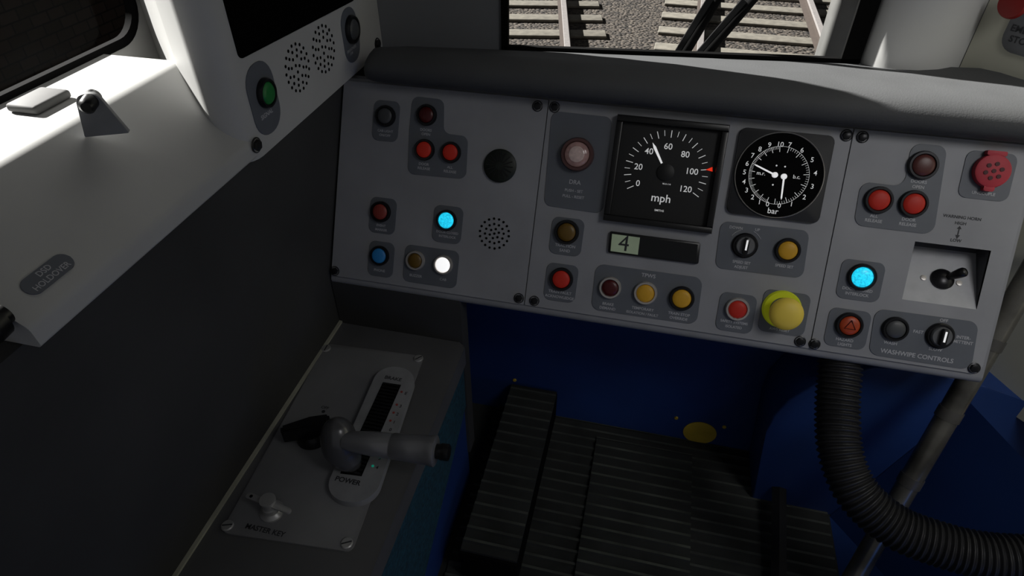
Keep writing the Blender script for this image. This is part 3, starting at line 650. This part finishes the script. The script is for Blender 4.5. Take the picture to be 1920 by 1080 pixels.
# ---------------------------------------------------------------- outside
RZ=1.25-2.56
bm=bmesh.new(); box_bm(bm,-4.7,14,-2,22,RZ-.4,RZ-.192)
mb=bpy.data.materials.new('ballast'); mb.use_nodes=True; N=mb.node_tree.nodes; L=mb.node_tree.links; b=N['Principled BSDF']
tc=N.new('ShaderNodeTexCoord'); vo=N.new('ShaderNodeTexVoronoi'); vo.inputs['Scale'].default_value=24; L.new(tc.outputs['Object'],vo.inputs['Vector'])
cr=N.new('ShaderNodeValToRGB'); cr.color_ramp.elements[0].color=(.008,.006,.005,1); cr.color_ramp.elements[1].color=(.080,.066,.052,1)
sp2=N.new('ShaderNodeSeparateColor'); L.new(vo.outputs['Color'],sp2.inputs[0]); L.new(sp2.outputs[0],cr.inputs['Fac']); L.new(cr.outputs['Color'],b.inputs['Base Color']); b.inputs['Roughness'].default_value=.95
bp=N.new('ShaderNodeBump'); bp.inputs['Distance'].default_value=.03; L.new(vo.outputs['Distance'],bp.inputs['Height']); bp.invert=True; L.new(bp.outputs['Normal'],b.inputs['Normal'])
o=obj('ballast_ground',fin(bm),mb,label='brown grey stone ballast under the railway tracks',cat='ballast'); o['kind']='stuff'
def gp_(px,py): return hit(px,py,(0,0,RZ),Vector((0,0,1)))[0]
def rail_me(L_):
    pr=[(-.07,-.15),(.07,-.15),(.07,-.14),(.012,-.12),(.012,-.04),(.035,-.03),(.035,-.002),(.03,0),(-.03,0),(-.035,-.002),(-.035,-.03),(-.012,-.04),(-.012,-.12),(-.07,-.14)]
    bm=bmesh.new(); A=[bm.verts.new((p[0],-L_/2,p[1])) for p in pr]; B=[bm.verts.new((p[0],L_/2,p[1])) for p in pr]
    bm.faces.new(A); bm.faces.new(B[::-1])
    for i in range(len(pr)): bm.faces.new((A[i],A[(i+1)%len(pr)],B[(i+1)%len(pr)],B[i]))
    me=fin(bm); me.materials.append(m_rust); me.materials.append(m_rail)
    for p in me.polygons:
        if p.center.z>-.035: p.material_index=1
    return me
rme=rail_me(12)
slp=box(-1.25,1.25,-.125,.125,-.04,0,.012); slp.materials.append(m_sleeper)
def track(org,ang,gname,ys,k0):
    base=Matrix.Translation(org)@Matrix.Rotation(ang,4,'Z')
    for x in (-.7175,.7175):
        obj('rail',rme,None,mw=base@Matrix.Translation((x,0,0)),label='shiny topped steel running rail on concrete sleepers',cat='rail',group=gname+' rails')
    for k in range(k0,9):
        obj('railway_sleeper',slp,None,mw=base@Matrix.Translation((0,k*.65+ys,-.151)),label='pale concrete railway sleeper in ballast',cat='railway sleeper',group=gname+' sleepers')
g1=gp_(1533,50); g0=gp_(1322,50); mid=(g0+g1)/2
track(Vector((mid.x,mid.y,RZ)),math.radians(-1),'near track',.1,-9)
a=gp_(1057,0); b=gp_(1065,92); d=(a-b).normalized(); ang=math.atan2(-d.x,d.y); rt=Vector((math.cos(ang),math.sin(ang),0)); g=gp_(1061,50)
track(Vector((g.x,g.y,RZ))-rt*.7175,ang,'adjacent track',.25,-5)
mbk=bpy.data.materials.new('dark_brick'); mbk.use_nodes=True; N=mbk.node_tree.nodes; L=mbk.node_tree.links; b=N['Principled BSDF']
tc=N.new('ShaderNodeTexCoord'); mp=N.new('ShaderNodeMapping'); mp.inputs['Rotation'].default_value=(0,math.radians(90),math.radians(90)); bt=N.new('ShaderNodeTexBrick'); bt.inputs['Scale'].default_value=3
bt.inputs['Color1'].default_value=(.03,.022,.018,1); bt.inputs['Color2'].default_value=(.02,.015,.012,1); bt.inputs['Mortar'].default_value=(.010,.009,.008,1)
L.new(tc.outputs['Object'],mp.inputs['Vector']); L.new(mp.outputs[0],bt.inputs['Vector']); L.new(bt.outputs['Color'],b.inputs['Base Color']); b.inputs['Roughness'].default_value=.95
b.inputs['Specular IOR Level'].default_value=.1
obj('brick_retaining_wall',box(-5.2,-4.72,-2,8,RZ-.4,.75),mbk,label='dark brown brick retaining wall beside the track',cat='brick wall')
# ---------------------------------------------------------------- light
w=bpy.data.worlds.new('world'); S.world=w; w.use_nodes=True; bgd=w.node_tree.nodes['Background']; bgd.inputs[0].default_value=(.97,.98,1,1); bgd.inputs[1].default_value=.085
sd=bpy.data.lights.new('sun','SUN'); sd.energy=15; sd.angle=math.radians(.6); sd.color=(1,.98,.94); so=bpy.data.objects.new('sun',sd); COL.objects.link(so)
so.rotation_euler=Vector((-.78,.235,.52)).to_track_quat('Z','Y').to_euler()
ad=bpy.data.lights.new('panel_fill_light','AREA'); ad.energy=1.25; ad.size=.5; ad.spread=math.radians(80); ad.color=(1,.99,.98); ao=bpy.data.objects.new('panel_fill_light',ad); COL.objects.link(ao); ao.location=(1.0,.0,1.95)  # added fill light to brighten the right panel, not a cab fitting
ao.rotation_euler=(ao.location-Vector((.58,.87,.66))).to_track_quat('Z','Y').to_euler()
